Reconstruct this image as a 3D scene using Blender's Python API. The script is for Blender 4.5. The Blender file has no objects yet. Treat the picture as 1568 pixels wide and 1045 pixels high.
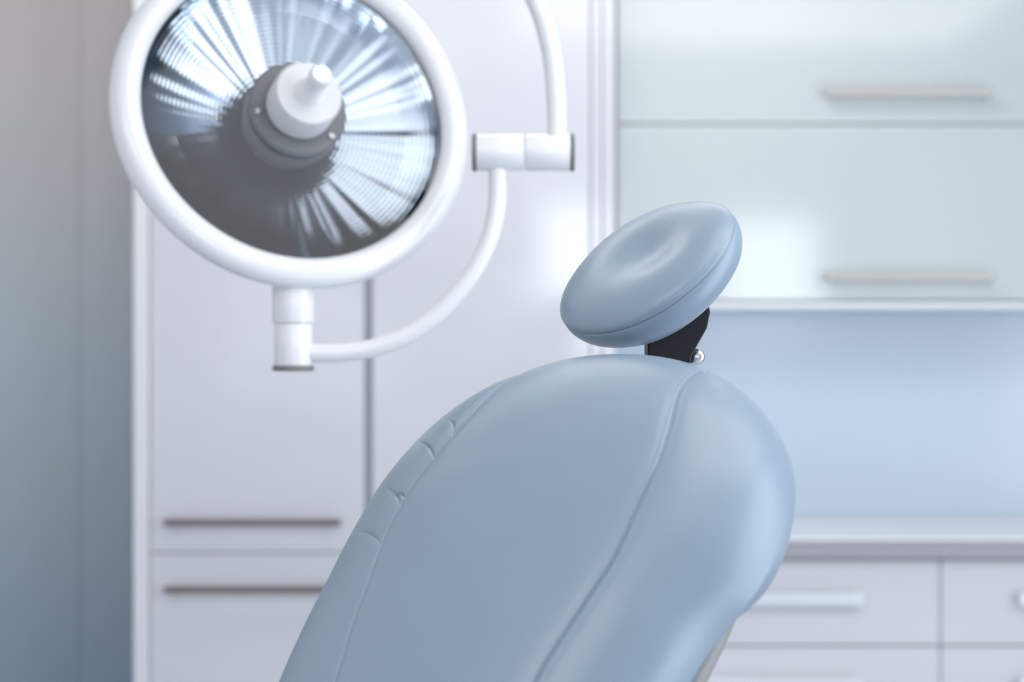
import bpy, math, random
import numpy as np
from mathutils import Vector, Matrix

scene = bpy.context.scene
random.seed(3)
CAMZ = 1.4

def frame(a, e):
    U = np.array([math.cos(a)*math.cos(e), math.sin(a)*math.cos(e), math.sin(e)])
    W = np.array([math.sin(a), -math.cos(a), 0.0])
    N = np.array([-math.cos(a)*math.sin(e), -math.sin(a)*math.sin(e), math.cos(e)])
    return W, U, N

def pad_points(pr, K, A, side):
    s = np.linspace(0, math.pi/2, K)
    rho = np.sin(s)**(2/pr['p']); tt = np.cos(s)**(2/pr['p'])
    th = np.linspace(0, 2*math.pi, A, endpoint=False)
    cw, sw = np.cos(th), np.sin(th)
    ow = pr['H']*np.sign(cw)*np.abs(cw)**(2/pr['n'])
    ou = pr['L']*np.sign(sw)*np.abs(sw)**(2/pr['m'])
    ow = ow*(1+pr['taper']*ou/pr['L'])
    w = rho[:, None]*ow[None]; u = rho[:, None]*ou[None]
    t = tt[:, None]*np.ones(A)[None]*(pr['tf'] if side > 0 else -pr['tb'])
    if pr.get('tuck'):
        f = 1/(1+np.exp((u-pr['tu'])/.026))
        if side < 0:
            t = t*(1-pr['tuck']*f)
            k = .095+.12*np.clip(-t/.012, 0, 1)
            w = np.where(w > 0, w*(1-k*f), w*(1-(k-.095)*f))
        else:
            w = np.where(w > 0, w*(1-.095*f*np.clip(1-t/(.75*pr['tf']), 0, 1)), w)
    return w, u, t

def to_world(pr, w, u, t):
    W, U, N = frame(pr['a'], pr['e'])
    C = np.array([pr['cx'], pr['cy'], pr['cz']])
    return C + w[..., None]*W + u[..., None]*U + t[..., None]*N

# cushion dimensions (metres / radians), local axes: w = across, u = along the back, t = thickness
B = dict(cx=.0018, cy=2.05, cz=1.0290, a=.8202, e=.8642, H=.2945, L=.4261, n=2.0024, m=2.9744, p=2.7467, tf=.1503, tb=.0743, taper=.1531, tuck=.85, tu=.080)
HD = dict(cx=.1830, cy=2.33, cz=1.4987, a=.6150, e=.7775, H=.1429, L=.1289, n=2.2608, m=2.1027, p=2.3, tf=.0343, tb=.0724, taper=.0241)
RS = [(.1823,-.22),(.1823,-.099),(.1868,-.0504),(.196,.0116),(.2026,.0692),(.1964,.1669),(.1916,.2077),(.1751,.2639),(.1556,.3124),(.1448,.3462),(.136,.385)]
LS = [(-.07,-.22),(-.09,-.15),(-.115,-.069),(-.126,-.024),(-.146,.042),(-.155,.114),(-.148,.178),(-.143,.249),(-.143,.30),(-.145,.345),(-.145,.37)]
CR = [[(-.215,.215),(-.149,.177)], [(-.185,.252),(-.147,.220)], [(-.212,.131),(-.156,.100)], [(-.22,.064),(-.148,.041)], [(-.19,.118),(-.156,.112)]]

# ---------------------------------------------------------------- materials
def mat(name, col, rough=.5, metal=0.0, spec=.5, coat=0.0, bump=0.0, bscale=200, var=0.0):
    m = bpy.data.materials.new(name); m.use_nodes = True
    nt = m.node_tree; b = nt.nodes['Principled BSDF']
    b.inputs['Roughness'].default_value = rough
    b.inputs['Metallic'].default_value = metal
    b.inputs['Specular IOR Level'].default_value = spec
    b.inputs['Coat Weight'].default_value = coat
    b.inputs['Coat Roughness'].default_value = .08
    tc = nt.nodes.new('ShaderNodeTexCoord')
    nz = nt.nodes.new('ShaderNodeTexNoise'); nz.inputs['Scale'].default_value = bscale
    nt.links.new(tc.outputs['Object'], nz.inputs['Vector'])
    if bump:
        bp = nt.nodes.new('ShaderNodeBump'); bp.inputs['Strength'].default_value = bump; bp.inputs['Distance'].default_value = .001
        nt.links.new(nz.outputs['Fac'], bp.inputs['Height']); nt.links.new(bp.outputs['Normal'], b.inputs['Normal'])
    mx = nt.nodes.new('ShaderNodeMix'); mx.data_type = 'RGBA'
    n2 = nt.nodes.new('ShaderNodeTexNoise'); n2.inputs['Scale'].default_value = 3
    nt.links.new(tc.outputs['Object'], n2.inputs['Vector'])
    nt.links.new(n2.outputs['Fac'], mx.inputs['Factor'])
    v = max(var, .01)
    mx.inputs['A'].default_value = (*[c*(1-v) for c in col], 1); mx.inputs['B'].default_value = (*[min(1, c*(1+v)) for c in col], 1)
    nt.links.new(mx.outputs['Result'], b.inputs['Base Color'])
    return m

M_leather = mat('leather_blue', (.248,.326,.404), .31, spec=.5, bump=.16, bscale=700, var=.02)
M_white = mat('lacquer_white', (.80,.80,.82), .3, coat=.2)
M_door = mat('door_lacquer', (.69,.69,.73), .13, coat=.2)
M_glossdoor = mat('glass_door_pale', (.63,.67,.67), .10, spec=.8)
M_splash = mat('glass_splash_blue', (.69,.80,.91), .2, coat=.1)
M_counter = mat('counter_white', (.85,.86,.88), .25)
M_edge = mat('counter_edge', (.38,.37,.40), .4)
M_gap = mat('carcass_grey', (.48,.50,.54), .5)
M_bronze = mat('handle_bronze', (.20,.165,.165), .4, metal=.3)
M_satin = mat('handle_satin', (.50,.48,.46), .35, metal=.4)
M_chrome = mat('handle_chrome', (.80,.81,.84), .35, metal=.6)
M_steel = mat('steel', (.75,.76,.78), .18, metal=1)
M_screw = mat('screw_steel', (.35,.36,.38), .3, metal=1)
M_black = mat('bracket_black', (.010,.010,.014), .5, spec=.3)
M_shell = mat('shell_taupe', (.27,.26,.25), .45)
M_lamp = mat('lamp_enamel', (.84,.84,.86), .25, coat=.3)
M_boss = mat('lamp_boss_plastic', (.70,.70,.70), .4)
M_grey = mat('lamp_grey', (.19,.195,.205), .55)
M_wall = mat('wall_paint', (.74,.75,.78), .7)
M_floor = mat('floor_vinyl', (.48,.51,.56), .35, var=.06)
M_ceil = mat('ceiling_paint', (.85,.85,.85), .8)
M_frame = mat('window_frame', (.7,.7,.72), .4)
M_refl = mat('lamp_reflector', (.50,.57,.66), .11, metal=1)

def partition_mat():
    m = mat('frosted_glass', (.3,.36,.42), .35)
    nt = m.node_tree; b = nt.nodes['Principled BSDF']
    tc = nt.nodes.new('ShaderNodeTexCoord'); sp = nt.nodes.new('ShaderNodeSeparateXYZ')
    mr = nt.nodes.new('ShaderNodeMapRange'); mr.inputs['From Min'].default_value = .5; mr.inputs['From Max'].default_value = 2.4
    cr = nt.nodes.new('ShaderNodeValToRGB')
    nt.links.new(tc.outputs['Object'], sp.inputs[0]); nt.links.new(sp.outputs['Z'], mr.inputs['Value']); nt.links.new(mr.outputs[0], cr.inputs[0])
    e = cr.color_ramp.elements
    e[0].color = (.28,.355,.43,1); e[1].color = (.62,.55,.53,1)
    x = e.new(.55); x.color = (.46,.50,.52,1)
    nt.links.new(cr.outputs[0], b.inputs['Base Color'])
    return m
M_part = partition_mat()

# ---------------------------------------------------------------- helpers
def empty(name):
    o = bpy.data.objects.new(name, None); scene.collection.objects.link(o); o.empty_display_size = .1
    return o
def add(name, verts, faces, m, parent=None, smooth=True, autos=None):
    me = bpy.data.meshes.new(name); me.from_pydata([tuple(v) for v in verts], [], faces); me.update()
    o = bpy.data.objects.new(name, me); scene.collection.objects.link(o)
    if m: me.materials.append(m)
    if smooth: me.shade_smooth()
    if autos:
        try: me.set_sharp_from_angle(angle=math.radians(autos))
        except Exception: pass
    if parent: o.parent = parent
    return o
def box(name, x0, x1, y0, y1, z0, z1, m, bev=.002, parent=None):
    v = [(x, y, z) for x in (x0, x1) for y in (y0, y1) for z in (z0, z1)]
    f = [(0,1,3,2),(4,6,7,5),(0,4,5,1),(2,3,7,6),(0,2,6,4),(1,5,7,3)]
    o = add(name, v, f, m, parent, smooth=False)
    if bev:
        b = o.modifiers.new('bev', 'BEVEL'); b.width = bev; b.segments = 3
    return o
def lathe(name, prof, M, m, parent=None, seg=96, cap=True, fn=None, autos=35):
    vs = []; fs = []
    for (r, h) in prof:
        for i in range(seg):
            p = 2*math.pi*i/seg
            hh = h + (fn(r, i) if fn else 0)
            vs.append(M @ Vector((r*math.cos(p), r*math.sin(p), hh)))
    n = len(prof)
    for k in range(n-1):
        for i in range(seg):
            j = (i+1) % seg
            fs.append((k*seg+i, k*seg+j, (k+1)*seg+j, (k+1)*seg+i))
    if cap:
        fs.append(tuple(range(seg))[::-1]); fs.append(tuple((n-1)*seg+i for i in range(seg)))
    return add(name, vs, fs, m, parent, autos=autos)
def axisM(o, d):
    d = Vector(d).normalized()
    q = d.to_track_quat('Z', 'Y')
    return Matrix.Translation(Vector(o)) @ q.to_matrix().to_4x4()
def cyl(name, p0, p1, r, m, parent=None, bev=.003, seg=48):
    p0 = Vector(p0); p1 = Vector(p1); L = (p1-p0).length
    prof = [(r-bev, 0), (r-bev*.3, bev*.3), (r, bev), (r, L-bev), (r-bev*.3, L-bev*.3), (r-bev, L)]
    return lathe(name, prof, axisM(p0, p1-p0), m, parent, seg)
def tube(name, pts, r, m, parent=None):
    cu = bpy.data.curves.new(name, 'CURVE'); cu.dimensions = '3D'; cu.bevel_depth = r; cu.bevel_resolution = 8; cu.resolution_u = 12; cu.use_fill_caps = True
    sp = cu.splines.new('BEZIER'); sp.bezier_points.add(len(pts)-1)
    for b, p in zip(sp.bezier_points, pts):
        b.co = p; b.handle_left_type = b.handle_right_type = 'AUTO'
    o = bpy.data.objects.new(name, cu); scene.collection.objects.link(o); cu.materials.append(m)
    if parent: o.parent = parent
    return o

# ---------------------------------------------------------------- pads
def seg_dist(w, u, poly):
    d = np.full(w.shape, 9.0)
    for (x0, y0), (x1, y1) in zip(poly[:-1], poly[1:]):
        dx, dy = x1-x0, y1-y0; L2 = dx*dx+dy*dy+1e-12
        s = np.clip(((w-x0)*dx+(u-y0)*dy)/L2, 0, 1)
        d = np.minimum(d, np.hypot(w-x0-s*dx, u-y0-s*dy))
    return d
def smooth_poly(P, n=12):
    P = [np.array(p) for p in P]; out = []
    for i in range(len(P)-1):
        p0 = P[max(i-1, 0)]; p1 = P[i]; p2 = P[i+1]; p3 = P[min(i+2, len(P)-1)]
        for k in range(n):
            s = k/n
            out.append(tuple(.5*((2*p1)+(-p0+p2)*s+(2*p0-5*p1+4*p2-p3)*s*s+(-p0+3*p1-3*p2+p3)*s**3)))
    out.append(tuple(P[-1])); return out

def build_pad(name, pr, m, parent, KF, KB, A, disp):
    wf, uf, tf = pad_points(pr, KF, A, 1); wb, ub, tb = pad_points(pr, KB, A, -1)
    w = np.concatenate([wf[1:], wb[1:-1][::-1]]); u = np.concatenate([uf[1:], ub[1:-1][::-1]]); t = np.concatenate([tf[1:], tb[1:-1][::-1]])
    P = to_world(pr, w, u, t); R = w.shape[0]
    dA = np.roll(P, -1, 1)-np.roll(P, 1, 1); dK = np.gradient(P, axis=0)
    Nn = np.cross(dK, dA); Nn /= (np.linalg.norm(Nn, axis=-1, keepdims=True)+1e-12)
    Wv, Uv, Nv = frame(pr['a'], pr['e'])
    if (Nn[2] @ Nv).mean() < 0: Nn = -Nn
    P = P+Nn*disp(w, u, t)[..., None]
    vs = P.reshape(-1, 3); n0 = len(vs)
    c1 = P[0].mean(0); c2 = P[-1].mean(0)
    vs = np.concatenate([vs, [c1, c2]])
    fs = []
    for k in range(R-1):
        for i in range(A):
            j = (i+1) % A; fs.append((k*A+i, (k+1)*A+i, (k+1)*A+j, k*A+j))
    for i in range(A):
        j = (i+1) % A; fs.append((n0, i, j)); fs.append((n0+1, (R-1)*A+j, (R-1)*A+i))
    return add(name, vs, fs, m, parent)

chair = empty('treatment_chair')
RSs, LSs = smooth_poly(RS), smooth_poly(LS)
def dispB(w, u, t):
    front = (t > 0)
    g = np.zeros_like(w)
    for P, dp, sg in ((RSs, .0032, .0015), (LSs, .0048, .0019)):
        d = seg_dist(w, u, P)
        g -= dp*np.exp(-(d/sg)**2) + .0019*np.exp(-(d/.010)**2)
        g += .0004*np.exp(-((d-.004)/.002)**2)
    for (x0, y0), (x1, y1) in CR:
        dx, dy = x1-x0, y1-y0; L2 = dx*dx+dy*dy
        s = np.clip(((w-x0)*dx+(u-y0)*dy)/L2, 0, 1)
        curve = .005*np.sin(math.pi*s)
        L = math.sqrt(L2)
        d = np.hypot(w-x0-s*dx+curve*dy/L, u-y0-s*dy-curve*dx/L)
        fade = np.sin(math.pi*np.clip(s*.72+.12, 0, 1))**1.6
        g -= fade*(.0034*np.exp(-(d/.0016)**2)+.0008*np.exp(-(d/.006)**2))
    # soft unevenness of the padding
    g += .0006*np.sin(w*31+2*np.sin(u*17))*np.sin(u*27+1.3)
    return np.where(front, g, 0)
build_pad('backrest_cushion', B, M_leather, chair, 320, 50, 1200, dispB)
def dispH(w, u, t):
    r = np.hypot((w-.022)/HD['H'], (u-.010)/HD['L'])
    g = np.where(t > 0, -.016*np.exp(-(r/.40)**2), 0)
    g -= .0022*np.exp(-(t/.0012)**2) + .0010*np.exp(-(t/.006)**2)
    return g
build_pad('headrest_cushion', HD, M_leather, chair, 130, 110, 360, dispH)

S = dict(B)
Wv, Uv, Nv = frame(B['a'], B['e'])
C = np.array([B['cx'], B['cy'], B['cz']])-Nv*.040-Uv*.03
S.update(cx=C[0], cy=C[1], cz=C[2], H=B['H']*.82, L=B['L']*.88, tf=.03, tb=B['tb']*.55, p=3.0, tuck=0)
build_pad('back_shell', S, M_shell, chair, 20, 24, 160, lambda w, u, t: w*0)

def loc(w, u, t):
    return Vector(tuple(np.array([B['cx'], B['cy'], B['cz']])+Wv*w+Uv*u+Nv*t))
prof = [(.1838,1.4156),(.2195,1.4469),(.2642,1.4540),(.2677,1.4397),(.2633,1.4174),(.2517,1.3969),(.2427,1.3799),(.2374,1.3531),(.1821,1.3531)]
n = len(prof)
vs = [(x, 2.302, z) for x, z in prof]+[(x, 2.362, z) for x, z in prof]
fs = [tuple(range(n)), tuple(range(n, 2*n))[::-1]]+[(i, i+n, (i+1) % n+n, (i+1) % n) for i in range(n)]
o = add('headrest_bracket', vs, fs, M_black, chair, smooth=False); b = o.modifiers.new('b', 'BEVEL'); b.width = .003; b.segments = 3
k0 = Vector((.2510, 2.322, 1.3785)); k1 = Vector((.2324, 2.327, 1.3737))
lathe('bracket_knob', [(r*1.3, h*1.3) for r, h in [(.0001,.009),(.004,.0082),(.0066,.006),(.0082,.003),(.0086,0),(.0082,-.003),(.0066,-.006),(.004,-.0082),(.0001,-.009)][::-1]], axisM(k0, k0-k1), M_steel, chair, 32, autos=None)
cyl('bracket_knob_stem', k1, k0, .005, M_steel, chair, bev=.001, seg=24)

a = B['a']; hx, hy = math.cos(a), math.sin(a)
base = loc(0, -B['L']*.95, 0)
SC = dict(cx=base.x-hx*.22, cy=base.y-hy*.22, cz=base.z-.07, a=a, e=0.02, H=.30, L=.34, n=3.2, m=3.2, p=3, tf=.06, tb=.06, taper=0)
build_pad('seat_cushion', SC, M_leather, chair, 30, 20, 160, lambda w, u, t: w*0)
bx, by = SC['cx'], SC['cy']
cyl('pedestal_column', (bx, by, .06), (bx, by, SC['cz']-.04), .09, M_shell, chair)
cyl('pedestal_foot', (bx, by, 0.0), (bx, by, .07), .30, M_shell, chair, bev=.02)

# ---------------------------------------------------------------- lamp
lamp = empty('surgical_lamp')
nrm = Vector((.38, -.88, .28)).normalized()
LC = Vector((-.380, 3.0, 1.802))
LM = axisM(LC, nrm)
ring = []
for k in range(13):
    t = math.pi*(-.15+1.1*k/12)
    ring.append((.2965+.0265*math.cos(t), -.005+.026*math.sin(t)))
ring = [(.02, -.13), (.12, -.125), (.22, -.10), (.29, -.06), (.314, -.035), (.3215, -.018)]+ring+[(.2715, -.012)]
lathe('lamp_housing', ring, LM, M_lamp, lamp, seg=160, cap=False, autos=50)
prof = []
NR = 260
for k in range(NR+1):
    s = k/NR; r = .2725-(.2725-.075)*s
    prof.append((r, -.012-.058*(s**.8)+.00013*math.sin(2*math.pi*r/.0078)))
rng = random.Random(11)
SEG = 640
tabl = np.zeros(SEG)
ph = np.arange(SEG)/SEG*2*math.pi
for k in (3, 5, 8, 11, 14, 19, 23, 29, 34, 41, 47, 55, 63):
    tabl += rng.uniform(.6, 1)*.036/k*np.sin(k*ph+rng.uniform(0, 6.28))
tabl += .0018*np.abs(np.sin(ph*14))
lathe('lamp_reflector', prof, LM, M_refl, lamp, seg=SEG, cap=False, fn=lambda r, i: float(tabl[i])*r*(.35+.65*min(1, (.2725-r)/.06)) if r > .2125 else float(tabl[i])*r, autos=None)
g = bpy.data.materials.new('lamp_glass'); g.use_nodes = True; nt = g.node_tree; nt.nodes.clear()
out = nt.nodes.new('ShaderNodeOutputMaterial'); mx = nt.nodes.new('ShaderNodeMixShader'); tr = nt.nodes.new('ShaderNodeBsdfTransparent'); gl = nt.nodes.new('ShaderNodeBsdfGlossy'); fr = nt.nodes.new('ShaderNodeFresnel')
gl.inputs['Roughness'].default_value = .05; fr.inputs['IOR'].default_value = 1.45; tr.inputs['Color'].default_value = (.96,.98,1,1)
nt.links.new(fr.outputs[0], mx.inputs[0]); nt.links.new(tr.outputs[0], mx.inputs[1]); nt.links.new(gl.outputs[0], mx.inputs[2]); nt.links.new(mx.outputs[0], out.inputs[0])
lathe('lamp_cover_glass', [(.2725, .003), (.08, .007)], LM, g, lamp, seg=128, cap=False)
lathe('lamp_hub', [(.078, -.08), (.0885, -.02), (.0885, .012), (.084, .018), (.03, .018)], LM, M_grey, lamp, seg=96, cap=True)
lathe('lamp_boss', [(.05, .017), (.060, .024), (.060, .078), (.056, .085), (.02, .086)], LM, M_boss, lamp)
lathe('lamp_handle', [(.028, .085), (.021, .097), (.018, .120), (.0175, .138), (.0195, .145), (.0195, .157), (.016, .163), (.004, .165)], LM, M_lamp, lamp)
for i, p in enumerate((188, 318)):
    p = math.radians(p)
    c = LM @ Vector((.074*math.cos(p), .074*math.sin(p), .017))
    cyl('hub_screw_%d' % (i+1), c, c+nrm*.004, .0065, M_screw, lamp, bev=.001, seg=20)
Y = 2.95
cyl('yoke_socket_upper', (-.378, Y, 1.431), (-.378, Y, 1.50), .036, M_lamp, lamp)
cyl('yoke_socket_lower', (-.378, Y, 1.356), (-.378, Y, 1.431), .0325, M_lamp, lamp)
cyl('yoke_socket_cap', (-.378, Y, 1.348), (-.378, Y, 1.358), .036, M_grey, lamp)
tube('yoke_arm', [(-.36,Y,1.379), (-.287,Y,1.380), (-.219,Y,1.394), (-.151,Y,1.429), (-.095,Y,1.482), (-.052,Y,1.547), (-.029,Y,1.617), (-.024,Y,1.71)], .0158, M_lamp, lamp)
cyl('joint_left', (-.062, Y, 1.726), (.0205, Y, 1.726), .032, M_lamp, lamp)
cyl('joint_right', (.0225, Y, 1.726), (.101, Y, 1.726), .032, M_lamp, lamp)
cyl('joint_cap_left', (-.069, Y, 1.726), (-.06, Y, 1.726), .033, M_grey, lamp)
cyl('joint_cap_right', (.10, Y, 1.726), (.108, Y, 1.726), .033, M_grey, lamp)
tube('upper_arm', [(.078,Y,1.74), (.0745,Y,1.843), (.0655,Y,1.911), (.043,Y,1.984), (.002,Y,2.06), (-.07,Y,2.14), (-.18,Y,2.20), (-.34,Y,2.22)], .017, M_lamp, lamp)
cyl('arm_pivot', (-.38, Y, 2.16), (-.38, Y, 2.30), .04, M_lamp, lamp)
cyl('ceiling_pole', (-.38, Y, 2.29), (-.38, Y, 2.78), .03, M_lamp, lamp)
cyl('ceiling_flange', (-.38, Y, 2.76), (-.38, Y, 2.80), .12, M_lamp, lamp)

# ---------------------------------------------------------------- tall cabinet
tc_ = empty('tall_cabinet')
box('carcass', -.997, .262, 4.522, 4.98, 0.0, 2.6, M_gap, .002, tc_)
box('side_panel', -.999, -.957, 4.50, 4.98, 0.0, 2.6, M_white, .004, tc_)
for i, (z0, z1) in enumerate([(.10,.47), (.4735,.8395), (.842,2.59)]):
    box('door_left_%d' % (i+1), -.954, -.390, 4.50, 4.522, z0, z1, M_door, .003, tc_)
box('door_right', -.368, .207, 4.50, 4.522, .10, 2.59, M_door, .003, tc_)
box('end_panel_inner', .209, .236, 4.495, 4.53, 0, 2.6, M_door, .003, tc_)
box('end_panel_outer', .2375, .270, 4.49, 4.98, 0, 2.6, M_door, .003, tc_)
def handle(n, x0, x1, z, yf, m, parent, h=.014):
    box(n, x0, x1, yf-.036, yf-.024, z-h/2, z+h/2, m, .003, parent)
    for k, x in enumerate((x0+.03, x1-.03)):
        box(n+'_post_%d' % (k+1), x-.006, x+.006, yf-.026, yf+.002, z-.005, z+.005, m, .001, parent)
handle('bar_handle_1', -.912, -.449, .924, 4.5, M_bronze, tc_, .018)
handle('bar_handle_2', -.912, -.449, .748, 4.5, M_bronze, tc_, .018)

wc = empty('wall_cabinet')
box('carcass', .272, 1.95, 4.622, 4.98, 1.50, 2.6, M_white, .003, wc)
box('bottom_shelf', .272, 1.95, 4.585, 4.98, 1.487, 1.503, M_counter, .003, wc)
box('flap_door_lower', .285, 1.94, 4.60, 4.622, 1.51, 1.983, M_glossdoor, .003, wc)
box('flap_door_upper', .285, 1.94, 4.60, 4.622, 1.987, 2.59, M_glossdoor, .003, wc)
handle('bar_handle_1', .84, 1.29, 2.066, 4.6, M_satin, wc, .022)
handle('bar_handle_2', .84, 1.295, 1.572, 4.6, M_satin, wc, .022)

bc = empty('base_cabinet')
box('carcass', .272, 2.2, 4.452, 4.98, .08, .835, M_gap, .002, bc)
box('plinth', .272, 2.2, 4.50, 4.98, 0, .08, M_edge, .002, bc)
box('countertop', .27, 2.2, 4.40, 4.98, .839, .886, M_edge, .003, bc)
box('countertop_surface', .27, 2.2, 4.395, 4.98, .884, .893, M_counter, .003, bc)
for i, (x0, x1) in enumerate([(.275,1.111), (1.114,1.70), (1.704,2.195)]):
    for j, (z0, z1) in enumerate([(.10,.35), (.354,.606), (.610,.833)]):
        box('drawer_%d_%d' % (i+1, j+1), x0, x1, 4.43, 4.452, z0, z1, M_door, .003, bc)
        if i == 0: hx0, hx1 = .50, .905
        elif i == 1: hx0, hx1 = 1.31, 1.60
        else: hx0, hx1 = 1.8, 2.1
        handle('drawer_handle_%d_%d' % (i+1, j+1), hx0, hx1, {0: .24, 1: .515, 2: .733}[j], 4.43, M_chrome, bc, .032)
box('backsplash_panel', .27, 2.45, 4.975, 4.995, .893, 1.487, M_splash, .001, None)

gp = empty('frosted_glass_partition')
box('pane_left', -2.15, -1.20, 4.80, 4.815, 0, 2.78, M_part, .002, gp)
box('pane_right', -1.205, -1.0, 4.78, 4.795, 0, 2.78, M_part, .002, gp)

# ---------------------------------------------------------------- room
X0, X1, Y0, Y1, Z1 = -2.2, 2.6, -2.4, 5.0, 2.8
box('floor', X0-.1, X1+.1, Y0-.1, Y1+.1, -.1, 0, M_floor, 0)
box('ceiling', X0-.1, X1+.1, Y0-.1, Y1+.1, Z1, Z1+.1, M_ceil, 0)
box('wall_back', X0-.1, X1+.1, Y1, Y1+.1, 0, Z1, M_wall, 0)
box('wall_front', X0-.1, X1+.1, Y0-.1, Y0, 0, Z1, M_wall, 0)
box('wall_left', X0-.1, X0, Y0, Y1, 0, Z1, M_wall, 0)
box('wall_right', X1, X1+.1, Y0, Y1, 0, Z1, M_wall, 0)

def area(name, locn, d, sx, sy, P, col, parent=None):
    l = bpy.data.lights.new(name, 'AREA'); l.shape = 'RECTANGLE'; l.size = sx; l.size_y = sy; l.energy = P; l.color = col
    o = bpy.data.objects.new(name, l); scene.collection.objects.link(o)
    o.location = locn; o.rotation_euler = Vector(d).to_track_quat('-Z', 'Y').to_euler()
    if parent: o.parent = parent
    return o
def window_front(n, x0, x1, z0, z1, P, col):
    w = empty(n)
    f = .05
    for nm, b in {'jamb_left': (x0-f, x0, z0-f, z1+f), 'jamb_right': (x1, x1+f, z0-f, z1+f), 'head': (x0, x1, z1, z1+f), 'sill': (x0, x1, z0-f, z0)}.items():
        box(nm, b[0], b[1], Y0, Y0+.06, b[2], b[3], M_frame, .003, w)
    area('daylight', ((x0+x1)/2, Y0+.03, (z0+z1)/2), (0, 1, 0), x1-x0, z1-z0, P, col, w)
window_front('window_1', .22, .62, 1.30, 2.3, 15, (.88,.94,1))
window_front('window_2', 1.42, 2.05, 1.30, 2.22, 11, (.85,.93,1))
window_front('added_fill_window', -1.9, -.75, 1.0, 2.4, 7, (.88,.94,1))  # unseen window at the rear left, added for extra light
w = empty('window_4')
for nm, b in {'jamb_a': (.2, .25, .8, 2.5), 'jamb_b': (3.65, 3.7, .8, 2.5), 'head': (.25, 3.65, 2.45, 2.5), 'sill': (.25, 3.65, .8, .85), 'mullion': (1.93, 1.97, .85, 2.45)}.items():
    box(nm, X1-.06, X1, b[0], b[1], b[2], b[3], M_frame, .003, w)
area('daylight', (X1-.03, 1.95, 1.65), (-1, 0, 0), 1.6, 3.4, 69, (.82,.91,1), w)
for i, (x, y, sx, sy, P) in enumerate([(-1.1, .7, 1.5, 1.2, 18), (1.0, 2.0, 2.0, 1.3, 22), (-.3, 3.9, 2.4, .5, 14)]):  # unseen ceiling panels, added as fill light for the room and lamp reflector
    c = empty('added_ceiling_fill' + ('' if i == 0 else '.%03d' % i))
    box('fill_tray', x-sx/2-.03, x+sx/2+.03, y-sy/2-.03, y+sy/2+.03, Z1-.03, Z1, M_frame, .003, c)
    area('fill_area', (x, y, Z1-.035), (0, 0, -1), sx, sy, P, (1,.97,.94), c)

wd = bpy.data.worlds.new('World'); scene.world = wd; wd.use_nodes = True
wd.node_tree.nodes['Background'].inputs[0].default_value = (.7,.8,1,1); wd.node_tree.nodes['Background'].inputs[1].default_value = .5

cam = bpy.data.cameras.new('camera'); co = bpy.data.objects.new('camera', cam); scene.collection.objects.link(co)
co.location = (0, 0, CAMZ); co.rotation_euler = (math.pi/2, 0, 0)
cam.lens = 60; cam.sensor_width = 36; cam.clip_start = .05
cam.dof.use_dof = True; cam.dof.focus_distance = 2.28; cam.dof.aperture_fstop = 2.3
scene.camera = co
scene.view_settings.view_transform = 'Standard'
